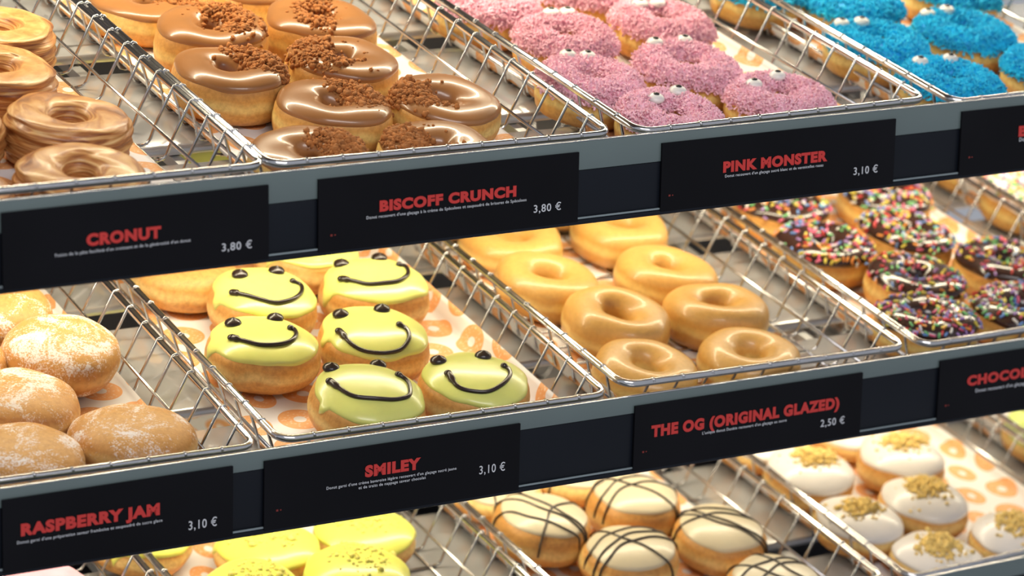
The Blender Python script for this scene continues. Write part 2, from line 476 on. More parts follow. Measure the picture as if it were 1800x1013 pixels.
D = {"cro": [[-12.864, 1.63, 1.024], [-11.99, 4.54, 1.196], [-12.673, 7.635, 1.31], [-11.359, 10.493, 1.31], [-16.391, 1.48, 0.944], [-15.274, 4.858, 1.31]], "bis": [[-6.499, 1.848, 0.94], [-2.993, 1.44, 0.988], [-4.602, 4.208, 1.17], [-1.407, 3.936, 1.119], [-6.344, 6.656, 1.298], [-2.912, 6.943, 1.24], [-5.525, 9.493, 1.383], [-1.997, 9.77, 1.295], [-6.185, 12.354, 1.05], [-2.548, 12.672, 1.187]], "pink": [[4.316, 1.459, 1.324], [8.433, 1.904, 1.24], [3.531, 4.304, 1.159], [7.04, 4.677, 1.24], [4.707, 7.336, 1.24], [8.432, 7.877, 1.24], [3.835, 10.167, 1.24], [7.335, 11.039, 1.24]], "blue": [[14.601, 2.072, 1.24], [18.926, 2.33, 1.24], [14.332, 5.186, 1.24], [17.98, 5.534, 1.24], [15.94, 8.246, 1.24], [20.068, 8.687, 1.24], [13.53, 10.046, 1.24]], "rasp": [[-11.235, 7.173, 1.7], [-13.323, 5.021, 1.35], [-14.423, 2.233, 1.38], [-11.292, 2.398, 1.4], [-14.213, 7.9, 1.5], [-11.865, 10.277, 1.5], [-13.0, 13.2, 1.4], [-11.2, 16.0, 1.4]], "smi": [[-4.573, 8.393, 1.608], [-0.98, 8.238, 1.606], [-5.893, 5.766, 1.518], [-2.593, 5.469, 1.51], [-4.667, 2.184, 1.61], [-1.26, 2.145, 1.51], [-5.797, 11.054, 1.408], [-1.756, 11.064, 1.417], [-5.6, 14.0, 1.4], [-1.75, 14.1, 1.4], [-5.5, 17.0, 1.4], [-1.7, 17.1, 1.4]], "og": [[5.191, 10.601, 1.194], [8.969, 10.37, 1.271], [4.614, 7.711, 1.276], [8.725, 7.426, 1.21], [5.096, 4.807, 1.421], [8.568, 4.486, 1.359], [4.328, 1.955, 1.179], [7.816, 1.634, 1.268], [5.0, 13.7, 1.25], [8.7, 13.5, 1.25], [4.9, 16.7, 1.25], [8.6, 16.6, 1.25]], "cho": [[15.483, 10.566, 1.24], [19.485, 10.273, 1.224], [14.786, 7.52, 1.24], [18.162, 7.627, 1.257], [16.273, 4.613, 1.227], [20.01, 4.832, 1.24], [14.694, 2.111, 1.253], [18.187, 1.817, 1.24]], "pas": [[24.775, 9.118, 1.421], [25.023, 12.05, 1.065]], "yel": [[-4.565, 8.056, 1.254], [-1.397, 8.034, 1.286], [-2.989, 5.697, 1.575], [-6.229, 5.768, 1.533], [-7.828, 9.827, 1.41]], "str": [[3.976, 6.646, 1.62], [7.519, 6.798, 1.62], [5.787, 4.382, 1.36], [9.203, 4.515, 1.398], [9.149, 1.428, 1.36], [4.092, 9.454, 1.05], [7.117, 9.586, 1.054]], "whi": [[14.246, 6.666, 1.62], [18.038, 6.627, 1.569], [14.186, 3.868, 1.27], [16.951, 4.058, 1.473], [15.401, 1.36, 1.084], [18.596, 1.36, 1.335], [14.202, 9.442, 1.05], [18.11, 9.402, 1.05]], "grn": [[24.607, 6.762, 1.36]], "pin2": [[-11.872, 7.666, 1.36]]}
EY = {"p": [[[-0.15, 0.65], [0.68, 0.81]], [[-0.63, 0.53], [0.35, 0.77]], [[-0.06, 1.24], [0.72, 1.44]], [[-0.44, 1.05], [0.69, 1.25]], [[0.15, 1.11], [0.69, 1.07]], [[-0.44, 0.75], [0.18, 0.74]]],
      "b": [[[-0.6, 0.75], [0.62, 0.84]], None, [[-0.67, 0.95], [0.06, 0.92]], [[-0.81, 0.82], [0.02, 0.92]], None]}
SE = [[[-0.57, 0.55], [0.6, 0.56]], [[-0.74, 0.82], [0.49, 0.79]], [[-0.62, 0.65], [0.65, 0.6]], [[-0.7, 0.76], [0.53, 0.62]], [[-0.65, 1.11], [0.78, 1.06]], [[-0.79, 0.79], [0.52, 0.61]]]
SM = [[[-1.15, -0.2], [-0.97, -0.47], [-0.63, -0.85], [-0.23, -1.11], [0.3, -1.02], [0.75, -0.69], [0.96, -0.28], [0.77, -0.12]], [[-1.22, -0.06], [-0.98, -0.4], [-0.62, -0.76], [0.09, -0.86], [0.57, -0.64], [0.83, -0.31], [0.94, 0.05], [0.78, 0.13]], [[-1.05, -0.12], [-0.85, -0.42], [-0.51, -0.76], [-0.07, -0.91], [0.36, -0.85], [0.67, -0.59], [0.78, -0.29], [0.72, -0.17]], [[-1.17, -0.02], [-1.13, -0.6], [-0.88, -1.03], [-0.44, -1.29], [0.1, -1.3], [0.5, -1.01], [0.62, -0.64], [0.52, -0.4]], [[-1.07, 0.42], [-0.98, -0.15], [-0.76, -0.54], [-0.18, -0.78], [0.38, -0.83], [0.79, -0.65], [1.06, -0.08], [0.93, 0.26]], [[-1.0, -0.08], [-1.04, -0.79], [-0.77, -1.24], [-0.32, -1.47], [0.21, -1.28], [0.67, -0.82], [0.83, -0.42], [0.78, -0.19]]]

# --- layered croissant doughnuts
def lam_disp(seed):
    g = np.random.default_rng(seed); p = g.uniform(0, 6.3, 8)
    def f(V, PH, TH):
        z = V[..., 2]; out = np.cos(PH) > -.2
        k = .045 * np.sin(z * 21 + 1.3 * np.sin(2 * TH + p[0]) + .8 * np.sin(5 * TH + p[1])) + .02 * np.sin(z * 43 + 2 * np.sin(3 * TH + p[2]))
        k = np.where(out, k, k * .3)
        rad = np.hypot(V[..., 0], V[..., 1]); sc = 1 + k / np.maximum(rad, .6) + np.where(out, .02, .0) * np.sin(TH * 3 + p[3] + z * 2)
        V = V.copy(); V[..., 0] *= sc; V[..., 1] *= sc
        V[..., 2] += np.where(z > .8, .012 * np.sin(TH * 5 + p[4] + rad * 9), 0)
        return V
    return f
LROW = ['front right', 'second row right', 'third row right', 'back row right', 'front left', 'second row left']
for i, (x, y, hh) in enumerate(D['cro']):
    S = Shape(1.6, .42, hh + .1, 3.0, seed=100 + i, wob=.03)
    o = body_mesh(S, 96, 72, lam_disp(i)).build('croissant_doughnut', M['d_lam'], None, 'all', W(0, x, y, BASE), tuple(np.random.default_rng(i).uniform(-.03, .03, 2)) + (0,))
    tag(o, 'glossy layered croissant ring doughnut, %s of its top shelf basket' % LROW[i], 'doughnut', 'layered croissant doughnuts on the top shelf')

# --- caramel rings with biscuit crumbs
BR = ['front row left', 'front row right', 'second row left', 'second row right', 'third row left', 'third row right', 'fourth row left', 'fourth row right', 'back row left', 'back row right']
BC = [(.85, .0, .8, .75, .2), (-.75, .15, .85, .7, .3), (.85, .25, .75, 1.0, -.2), (-.85, .25, .75, .9, .3), (.95, -.05, .7, 1.15, .2), (-.65, .0, .9, .95, -.3), (.5, .1, .7, 1.1, .2), (-.2, .0, .6, 1.1, -.5), (.8, 0, .7, 1, 0), (-.6, 0, .7, 1, 0)]
for i, (x, y, hh) in enumerate(D['bis']):
    S = Shape(1.58, .34, hh, 2.6, seed=200 + i)
    r = place('ring_doughnut', 0, x, y, 200 + i)
    tag(r, 'caramel iced ring doughnut topped with brown biscuit crumbs, %s of its basket' % BR[i], 'doughnut', 'caramel crumb doughnuts on the top shelf')
    body_mesh(S).build('dough', M['d_ring'], r, 'all')
    icing_mesh(S, 200 + i, .52, .10, .06).build('icing', M['caramel'], r, 'all')
    a, b, c, d, e = BC[i]
    tag(crumbs(S, 760, a, b, c * .95, d * 1.05, e, .055, pile=.10).build('crumbs', M['crumb'], r, 'all'), kind='stuff')

# --- shredded coconut rings with eyes
def eyes_on(S, r, pts, rx=.25, h=.12):
    for (ex, ey) in pts:
        ro = math.hypot(ex, ey)
        if ro > 1.18: ex, ey = ex * 1.18 / ro, ey * 1.18 / ro
        z = float(S.top(ex, ey, h))
        e = blob(MB(), 0, 0, 0, rx, rx * .95, .13, 16, 8).build('eye', M['eye'], r, 'all', (ex, ey, z + .0), (.10, -.08, 0))
        blob(MB(), .02, .03, .115, .095, .085, .045, 10, 6).build('pupil', M['pupil'], e, 'all')
def furry(key, s, mat, base, n_var, labelf, group, eyes):
    protos = []
    for i, (x, y, hh) in enumerate(D[key]):
        sd = 300 + i % n_var + (50 if key == 'blue' else 0)
        S = Shape(1.52, .36, 1.24, 2.3, seed=sd)
        r = place('ring_doughnut', s, x, y, 300 + i)
        tag(r, labelf(i), 'doughnut', group)
        if i < n_var:
            a = body_mesh(S).build('dough', M['d_ring'], r, 'all')
            b = icing_mesh(S, sd, .38, .12, .05, inner=PI - .5).build('icing', M[base], r, 'all')
            c = shreds(S, 3300, .13, .036).build('coconut_shreds', M[mat], r, False)
            tag(c, kind='stuff'); protos.append((a, b, c))
        else:
            for q in protos[i % n_var]:
                k = q.copy(); COL.objects.link(k); k.parent = r
        if i < len(eyes) and eyes[i]: eyes_on(S, r, eyes[i])
furry('pink', 0, 'pink', 'pinkbase', 4, lambda i: 'pink shredded coconut ring doughnut%s, %s of its basket' % (' with two sugar eyes' if i < 6 else '', BR[i]), 'pink coconut doughnuts on the top shelf', EY['p'])
furry('blue', 0, 'blue', 'bluebase', 3, lambda i: 'blue shredded coconut ring doughnut%s, %s of its basket' % (' with two sugar eyes' if i in (0, 2, 3) else '', (BR[:6] + ['fourth row left'])[i]), 'blue coconut doughnuts on the top shelf', EY['b'])

# --- powdered filled buns
RL = ['large powdered bun, nearest the right wires, behind the other three in front', 'powdered jam bun at left, second row', 'powdered jam bun at left in the front row', 'powdered jam bun at right in the front row', 'powdered jam bun at far left, third row', 'powdered jam bun in the fourth row', 'powdered jam bun in the fifth row', 'powdered jam bun rearmost']
for i, (x, y, hh) in enumerate(D['rasp']):
    S = Shape(1.58, 0, hh, 2.25, True, 400 + i, .035)
    o = body_mesh(S).build('filled_doughnut', M['d_sugar'], None, 'all', W(1, x, y, BASE), tuple(np.random.default_rng(i).uniform(-.05, .05, 2)) + (0,))
    tag(o, RL[i] + (' of its basket' if i else ''), 'doughnut', 'powdered jam doughnuts on the middle shelf')

# --- yellow smiling buns
SL = ['third row left', 'third row right', 'second row left', 'second row right', 'front row left', 'front row right', 'fourth row left', 'fourth row right', 'fifth row left', 'fifth row right', 'rearmost left', 'rearmost right']
for i, (x, y, hh) in enumerate(D['smi']):
    S = Shape(1.57, 0, hh, 2.6, True, 500 + i)
    r = place('filled_doughnut', 1, x, y, 500 + i, .04, rot=(.10, .02) if i == 4 else None)
    tag(r, 'yellow iced filled doughnut%s, %s of its basket' % (' with piped chocolate smiley face' if i < 6 else ' half hidden by the shelf edge', SL[i]), 'doughnut', 'yellow smiley doughnuts on the middle shelf')
    body_mesh(S).build('dough', M['d_fill'], r, 'all')
    if i in (6, 10): continue
    icing_mesh(S, 500 + i, .40, .12, .06, drips=1).build('icing', M['yellow'], r, 'all')
    if i < 6:
        if i == 5: SM[5] = [[a * .97, b * .78 + .04] for a, b in SM[5]]
        for ex, ey in SE[i]:
            ro = math.hypot(ex, ey)
            if ro > 1.3: ex, ey = ex * 1.3 / ro, ey * 1.3 / ro
            z = float(S.top(ex, ey, .06)); blob(MB(), 0, 0, 0, .245, .22, .14, 16, 8, .3).build('eye', M['piping'], r, 'all', (ex, ey, z + .03))
        P = [(a, b, float(S.top(a, b, .10))) for a, b in [p[:2] for p in smooth_path([(p[0], p[1], 0) for p in SM[i]], 40)]]
        rad = [.10 if k < 4 else (.085 if k > 38 else .062) for k in range(len(P))]
        m = MB(); m.tube(P, rad, 10); blob(m, *P[0], .12, .11, .09); blob(m, *P[-1], .10, .10, .085)
        m.build('mouth', M['piping'], r, 'all')

# --- plain glazed rings
GL = ['fourth row left', 'fourth row right', 'third row left', 'third row right', 'second row left', 'second row right', 'front row left', 'front row right', 'fifth row left', 'fifth row right', 'rearmost left', 'rearmost right']
for i, (x, y, hh) in enumerate(D['og']):
    S = Shape(1.57, .40, hh, 2.3, seed=600 + i, wob=.035)
    o = body_mesh(S, 80, 40).build('ring_doughnut', M['d_glaze'], None, 'all', W(1, x, y, BASE), tuple(np.random.default_rng(60 + i).uniform(-.05, .05, 2)) + (0,))
    tag(o, 'plain glazed golden ring doughnut, %s of its middle shelf basket' % GL[i], 'doughnut', 'plain glazed doughnuts on the middle shelf')

# --- chocolate rings with coloured sprinkles
for i, (x, y, hh) in enumerate(D['cho']):
    S = Shape(1.57, .36, hh, 2.5, seed=700 + i)
    r = place('ring_doughnut', 1, x, y, 700 + i)
    tag(r, 'chocolate iced ring doughnut with coloured sprinkles, %s of its basket' % GL[i], 'doughnut', 'sprinkled chocolate doughnuts on the middle shelf')
    body_mesh(S).build('dough', M['d_ring'], r, 'all')
    icing_mesh(S, 700 + i, .42, .10, .08).build('icing', M['choc'], r, 'all')
    sd = (-1 if i % 2 == 0 else 1)
    tag(sprinkles(S, [200, 260, 240, 250, 210, 210, 280, 260][i], .5, .07).build('sprinkles', SPR, r, 40), kind='stuff')
for i, (x, y, hh) in enumerate(D['pas']):
    S = Shape(1.57, .36, hh, 2.3, seed=760 + i)
    r = place('ring_doughnut', 1, x, y, 760 + i)
    tag(r, 'vanilla iced ring doughnut with pastel sprinkles at the %s' % ['right edge of the middle shelf', 'back of the rightmost middle basket'][i], 'doughnut', 'vanilla sprinkled doughnuts on the middle shelf')
    body_mesh(S).build('dough', M['d_ring'], r, 'all')
    icing_mesh(S, 760 + i, .3, .12, .07).build('icing', M['vanilla'], r, 'all')
    tag(sprinkles(S, 320, .5).build('sprinkles', SPR, r, 40), kind='stuff')

# --- bottom shelf
YL = ['back row left', 'back row right', 'front row right', 'front row left', 'far back left']
for i, (x, y, hh) in enumerate(D['yel']):
    S = Shape(1.52, 0, hh, 2.5, True, 800 + i)
    r = place('filled_doughnut', 2, x, y, 800 + i)
    tag(r, 'lemon yellow iced filled doughnut with yellow crumbs, %s of its bottom shelf basket' % YL[i], 'doughnut', 'lemon crumb doughnuts on the bottom shelf')
    body_mesh(S).build('dough', M['d_fill'], r, 'all')
    icing_mesh(S, 800 + i, .25, .16, .07, drips=2).build('icing', M['lemon'], r, 'all')
    tag(crumbs(S, 110, .1, .1, .9, .8, 0, .06, pile=.03).build('crumbs', M['lcrumb'], r, 'all'), kind='stuff')
TL = ['second row left', 'second row right', 'front row centre', 'front row right', 'foremost and lowest', 'back row left', 'back row right']
def drizzle(S, lines, r_=.033):
    m = MB()
    for d, a, bend in lines:
        P = []
        nx, ny = math.cos(a + PI / 2), math.sin(a + PI / 2)
        L = math.sqrt(max(.1, S.R ** 2 - d * d))
        for q in np.linspace(-1, 1, 40):
            w = bend * math.cos(q * 2.2) + .03 * math.sin(q * 7 + d * 9)
            x = math.cos(a) * q * L + nx * (d + w); y = math.sin(a) * q * L + ny * (d + w)
            ro = math.hypot(x, y); th = math.atan2(y, x); lim = S.R * float(S.wobR(th)) * .985
            if ro > lim: x, y = x * lim / ro, y * lim / ro
            P.append((x, y, float(S.top(x, y, .075))))
        # run down the side at both ends
        for end in (0, -1):
            x, y, z = P[end]; k = 1.03; drop = [(x * k, y * k, z - .15 - .12 * j) for j in range(3)]
            P = (drop[::-1] + P) if end == 0 else (P + drop)
        m.tube(P, r_, 8)
    return m
for i, (x, y, hh) in enumerate(D['str']):
    S = Shape(1.5, 0, hh, 2.5, True, 830 + i)
    r = place('filled_doughnut', 2, x, y, 830 + i)
    tag(r, 'cream iced filled doughnut with dark drizzle lines, %s of its basket' % TL[i], 'doughnut', 'cream drizzled doughnuts on the bottom shelf')
    body_mesh(S).build('dough', M['d_fill'], r, 'all')
    icing_mesh(S, 830 + i, .55, .06, .05).build('icing', M['cream'], r, 'all')
    g = np.random.default_rng(i)
    LN = [[(-.15, 2.0, .1), (.15, 2.15, .08), (-.5, .55, .25), (.7, 2.3, .1)], [(.05, 2.15, .05), (.35, .2, .2), (-.15, .1, .25), (.9, .15, .1)],
          [(.0, 2.05, .08), (.5, .15, .18), (.1, .2, .2), (-.25, .12, .22)], [(-.1, 2.15, .1), (.12, 2.2, .06), (.2, -.25, .2), (-.6, 2.6, -.15)],
          [(.2, 2.1, .1), (.0, .3, .2), (.5, .1, .1), (-.4, 1.8, .1)], [(0, 1, .1), (.3, 2.2, .1)], [(0, .4, .1), (.3, 2.2, .1)]][i]
    drizzle(S, LN).build('drizzle', M['piping'], r, 'all')
WL = ['third row left', 'third row right', 'second row left', 'second row right', 'front row left', 'front row right', 'back row left', 'back row right']
for i, (x, y, hh) in enumerate(D['whi']):
    S = Shape(1.48, 0, hh, 2.35, True, 860 + i)
    r = place('filled_doughnut', 2, x, y, 860 + i, .05)
    tag(r, 'white iced filled doughnut with golden crumbs on top, %s of its basket' % WL[i], 'doughnut', 'white crumb doughnuts on the bottom shelf')
    body_mesh(S).build('dough', M['d_fill'], r, 'all')
    icing_mesh(S, 860 + i, .30, .08, .06).build('icing', M['whiteic'], r, 'all')
    tag(crumbs(S, [300, 300, 230, 380, 460, 340, 150, 150][i], .05, .1, .8, .6, .2 * i, .06, pile=.12).build('crumbs', M['ycrumb'], r, 'all'), kind='stuff')
for i, (x, y, hh) in enumerate(D['grn']):
    S = Shape(1.55, 0, 1.5, 2.5, True, 880)
    r = place('filled_doughnut', 2, x, y, 880)
    tag(r, 'pale green iced doughnut with dark crumbs at the right edge, bottom shelf', 'doughnut')
    body_mesh(S).build('dough', M['d_fill'], r, 'all')
    icing_mesh(S, 880, .1, .1, .06).build('icing', M['green'], r, 'all')
    tag(crumbs(S, 60, -.3, -.1, 1.1, .9, 0, .05, pile=.02).build('crumbs', M['gcrumb'], r, 'all'), kind='stuff')
for i, (x, y, hh) in enumerate(D['pin2']):
    S = Shape(1.6, 0, 1.4, 2.5, True, 890)
    r = place('filled_doughnut', 2, x, y, 890)
    tag(r, 'pink iced doughnut at the bottom left corner, mostly hidden by the shelf edge', 'doughnut')
    body_mesh(S).build('dough', M['d_fill'], r, 'all')
    icing_mesh(S, 890, .2, .1, .06).build('icing', M['pinkbase'], r, 'all')

# ------------------------------------------------------------------ wire baskets
BW, BL, TAP = 9.92, 19.0, .62
def rounded(x0, x1, y0, y1, z, r=.45, k=6):
    P = []
    for cx, cy, a0 in ((x1 - r, y0 + r, -PI / 2), (x1 - r, y1 - r, 0), (x0 + r, y1 - r, PI / 2), (x0 + r, y0 + r, PI)):
        for j in range(k + 1):
            a = a0 + PI / 2 * j / k; P.append((cx + r * math.cos(a), cy + r * math.sin(a), z))
    # straight spans need mid points so the tube stays round
    return P
def arc_bend(P, r=.12): return P
def make_basket():
    """basket with its front right rim corner at the origin"""
    root = empty('wire_basket', (0, 0, 0))
    x0, x1 = -BW, 0; wr = .043
    m = MB(); m.tube(rounded(x0, x1, 0, BL, 0), .105, 12, True); m.build('rim', M['rim'], root, 'all')
    def prof(t): return TAP * t   # inward shift at depth t (0..1)
    fz = FLOOR
    for side, xs, sg in (('side_wires', x0, 1), ('side_wires', x1, -1)):
        m = MB()
        k = 0; y = 1.04
        while y < BL - .4:
            o = .02 * sg
            P = [(xs - sg * .10, y, .04), (xs - sg * .03, y, .11), (xs + sg * .05, y, .085), (xs + sg * (.07 + .41), y, -1.0), (xs + sg * (TAP - .05), y, fz + .16), (xs + sg * (TAP + .03), y, fz + .04), (xs + sg * (TAP + .2), y, fz)]
            m.tube(P, wr, 6); y += 1.0
        m.tube([(xs + sg * .50, .55, -1.0), (xs + sg * .50, BL - .55, -1.0)], .05, 6)
        m.build(side, M['wire'], root, 'all')
    for side, ys, sg in (('front_wires', 0, 1), ('back_wires', BL, -1)):
        m = MB(); x = x0 + .95
        while x < x1 - .6:
            m.tube([(x, ys - sg * .10, .03), (x, ys - sg * .03, .11), (x, ys + sg * .05, .085), (x, ys + sg * .45, -1.0), (x, ys + sg * .62, fz + .1), (x, ys + sg * .8, fz)], wr, 6); x += 1.0
        m.tube([(x0 + .52, ys + sg * .5, -1.0), (x1 - .52, ys + sg * .5, -1.0)], .05, 6)
        m.build(side, M['wire'], root, 'all')
    m = MB(); y = 1.04
    while y < BL - .4:
        m.tube([(x0 + TAP + .15, y, fz), (x1 - TAP - .15, y, fz)], wr, 6); y += 1.0
    x = x0 + .95
    while x < x1 - .6:
        m.tube([(x, .75, fz + .0), (x, BL - .75, fz + .0)], wr, 6); x += 1.0
    m.build('floor_mesh', M['wire'], root, 'all')
    return root
def dup(root, loc, rotz):
    r = root.copy(); COL.objects.link(r); r.location = [c * U for c in loc]; r.rotation_euler = (0, 0, rotz)
    for ch in list(root.children):
        c = ch.copy(); COL.objects.link(c); c.parent = r
    return r
BK = [  # shelf, right corner x, y, yaw, contents
    (0, -8.839, 0, -.006, 'layered croissant doughnuts'), (0, 1.256, -.1, -.009, 'caramel crumb doughnuts'), (0, 12.03, .1, .028, 'pink coconut doughnuts'), (0, 22.7, 0, .028, 'blue coconut doughnuts'),
    (1, -9.085, .08, -.03, 'powdered jam doughnuts'), (1, 1.56, -.05, -.022, 'yellow smiley doughnuts'), (1, 11.95, -.05, .002, 'plain glazed doughnuts'), (1, 22.6, 0, .004, 'sprinkled chocolate doughnuts'), (1, 33.1, 0, .004, 'vanilla pastel sprinkled doughnuts'),
    (2, -9.0, 0, -.01, 'the pink iced doughnut'), (2, 1.457, 0, .009, 'lemon crumb doughnuts'), (2, 11.99, 0, .026, 'cream drizzled doughnuts'), (2, 22.7, 0, .028, 'white crumb doughnuts'), (2, 33.1, 0, .026, 'the pale green doughnut')]
TIER = ['top', 'middle', 'bottom']
proto = make_basket(); baskets = []
for i, (s, x, y, yaw, what) in enumerate(BK):
    if i == 0:
        b = proto; b.location = [c * U for c in W(s, x, y, 0)]; b.rotation_euler = (0, 0, yaw)
    else: b = dup(proto, W(s, x, y, 0), yaw)
    if i == 6: b.location.z += .05 * U; b.rotation_euler.y = .018
    tag(b, 'steel wire basket holding %s on the %s shelf' % (what, TIER[s]), 'basket', 'wire baskets on the display shelves')
    baskets.append(b)

# printed paper liners; local frame = basket frame.  (left x, right x, y0, y1, rise left, rise right, rise front)
LIN = [(-9.2, -1.05, .8, 18, 0, 0, 0), (-9.1, -.55, .8, 18, .2, .0, 0), (-9.3, -.62, .8, 18, .3, .25, 0), (-9.3, -.6, .8, 18, .3, .25, 0),
       (-9.2, -.25, .8, 18, .2, .12, 0), (-9.3, -.2, .85, 14, .15, .62, 0), (-9.75, -2.2, .55, 12, .95, 0, .0), (-9.3, -.6, .8, 18, .5, .25, 0), (-9.3, -.6, .8, 18, .9, .25, 0),
       (-9.2, -1.6, .8, 18, .3, 0, 0), (-9.2, -1.9, .8, 18, .3, 0, 0), (-9.3, -1.2, .8, 18, .5, 0, 0), (-9.3, -.5, .8, 18, .5, .35, 0), (-9.3, -.6, .8, 18, .9, .2, 0)]
for i, (xl, xr, y0, y1, rl, rr, rf) in enumerate(LIN):
    s, bx, by, yaw, what = BK[i]
    g = np.random.default_rng(i + 40); a = g.uniform(0, 6, 4)
    fl = -BW + TAP + .12; fr = -TAP - .12       # where the flat floor ends
    nx, ny = 60, 60
    us = np.linspace(0, 1, nx); V = []; UVs = []
    Ll = rl / math.cos(.4) if rl else 0; Lr = rr / math.cos(.4) if rr else 0
    fx0 = fl if rl else max(xl, fl); fx1 = fr if rr else min(xr, fr)
    tot = Ll + (fx1 - fx0) + Lr
    for j in range(ny):
        yy = y0 + (y1 - y0) * j / (ny - 1)
        for k in range(nx):
            d = us[k] * tot
            if d < Ll: q = (Ll - d); x = fx0 - q * .38; z = q * .92
            elif d > tot - Lr: q = d - (tot - Lr); x = fx1 + q * .38; z = q * .92
            else: x = fx0 + d - Ll; z = 0
            # soften the fold
            z += .015 * math.sin(x * 1.7 + a[0]) * math.sin(yy * .9 + a[1]) + .015
            skew = 0 if rr else .05 * math.sin(yy * .5 + a[2])
            V.append((x + skew * us[k], yy, FLOOR + .05 + z)); UVs.append((d * .74 + i * .37, yy * .74 + i * .21))
    mb = MB(); mb.add(V, grid_faces(ny, nx, False)); mb.uv = UVs
    o = mb.build('paper_liner', M['paper'], None, 'all', W(s, bx, by, 0), (0, 0, yaw))
    md = o.modifiers.new('t', 'SOLIDIFY'); md.thickness = .0002
    tag(o, 'white paper liner printed with orange doughnuts, under %s' % what, 'paper liner', 'printed paper liners in the baskets')

# ------------------------------------------------------------------ shelves, price rails, lamps
X0, X1 = -21, 34
PT = FLOOR - .07
for s in range(3):
    r = empty('display_shelf', W(s, 6, 0, PT - .32))
    L = r.location / U
    def part(nm, x0, x1, y0, y1, z0, z1, mat, bev=.06):
        m = MB(); m.box(x0 - 6, x1 - 6, y0, y1, z0 - PT + .32, z1 - PT + .32, bev); return m.build(nm, mat, r, 40)
    part('front_panel', X0, X1, -.42, 3.9, PT - .3, PT, M['panel'])
    part('middle_panel', X0, X1, 5.0, 10.0, PT - .32, PT, M['panel'], .1)
    part('rear_panel', X0, X1, 11.4, 21.5, PT - .32, PT, M['panel'], .1)
    for bx in (-19.5, -8.6, 1.75, 12.3, 22.9, 33.3):
        part('support_bar', bx - .15, bx + .15, .2, 21.4, PT - .62, PT - .34, M['housing'], .03)
    tag(r, 'grey enamel slotted shelf carrying the %s row of baskets' % TIER[s], 'shelf', 'display shelves')

AN = math.radians(13)
ROTV = [-.003, .008, 0]
BAND = [.70, .42, .5]  # where grey turns dark: reflection shading put into the two colours
rail_frames = []
for s in range(3):
    # local axes: x along the rail, y into the rail, z up (the rail leans back 13 degrees)
    r = empty('price_rail', W(s, 4, -.5, 0), (AN - 2 * AN, 0, 0))
    r.rotation_euler = (Matrix.Rotation(-AN, 3, 'X') @ Matrix.Rotation(ROTV[s], 3, 'Y')).to_euler()
    def rp(nm, v0, v1, d0, d1, mat, bev=.03):
        m = MB(); m.box(X0 - 4, X1 - 4, d0, d1, -v1, -v0, bev); return m.build(nm, mat, r, 40)
    rp('edge_highlight', -.085, -.055, .01, .15, M['rim'], .01)  # added bright strip in place of the highlight on the lip's top edge
    rp('top_strip', -.055, BAND[s], .0, .16, M['lip'], .04)
    rp('face_panel', BAND[s], 2.0, .03, .15, M['dark'])
    rp('lower_highlight', 1.93, 1.98, -.03, .03, M['highlight'], .015)  # thin highlight line above the bottom lip, built in as a pale strip
    rp('bottom_lip', 1.99, 2.12, -.06, .2, M['dark'], .04)
    tag(r, 'dark leaning price rail along the front of the %s shelf' % TIER[s], 'price rail', 'price rails')
    rail_frames.append(r)

def text_mesh(s_):
    c = bpy.data.curves.new('txt', 'FONT'); c.body = s_; c.size = 1; c.resolution_u = 4
    return c
def add_text(name, parent, body, x, v, w, h=None, bold=0, mat=None, dpt=-.06, x_off=0, shear=0, lab=None):
    """print `body` with its baseline start at (x, v); w = width, h = height of the capitals"""
    c = text_mesh(body); c.offset = bold; c.extrude = .004; c.shear = shear
    if bold: c.space_character = 1.12
    o = bpy.data.objects.new('txt', c); COL.objects.link(o); bpy.context.view_layer.update()
    me = bpy.data.meshes.new_from_object(o.evaluated_get(bpy.context.evaluated_depsgraph_get()))
    bpy.data.objects.remove(o)
    co = np.zeros(len(me.vertices) * 3); me.vertices.foreach_get('co', co); co = co.reshape(-1, 3)
    x0, x1 = co[:, 0].min(), co[:, 0].max(); sx = w / (x1 - x0)
    cap = .73 + 2 * bold
    sy = sx if h is None else h / cap
    out = np.stack([(co[:, 0] - x0) * sx, -co[:, 2] * .8, co[:, 1] * sy], 1)
    me.vertices.foreach_set('co', (out * U).ravel()); me.update(); me.name = name
    me.materials.clear(); me.materials.append(mat)
    q = bpy.data.objects.new(name, me); COL.objects.link(q); q.parent = parent
    q.location = [x * U, dpt * U, -v * U]
    if lab: q['label'] = lab
    return q

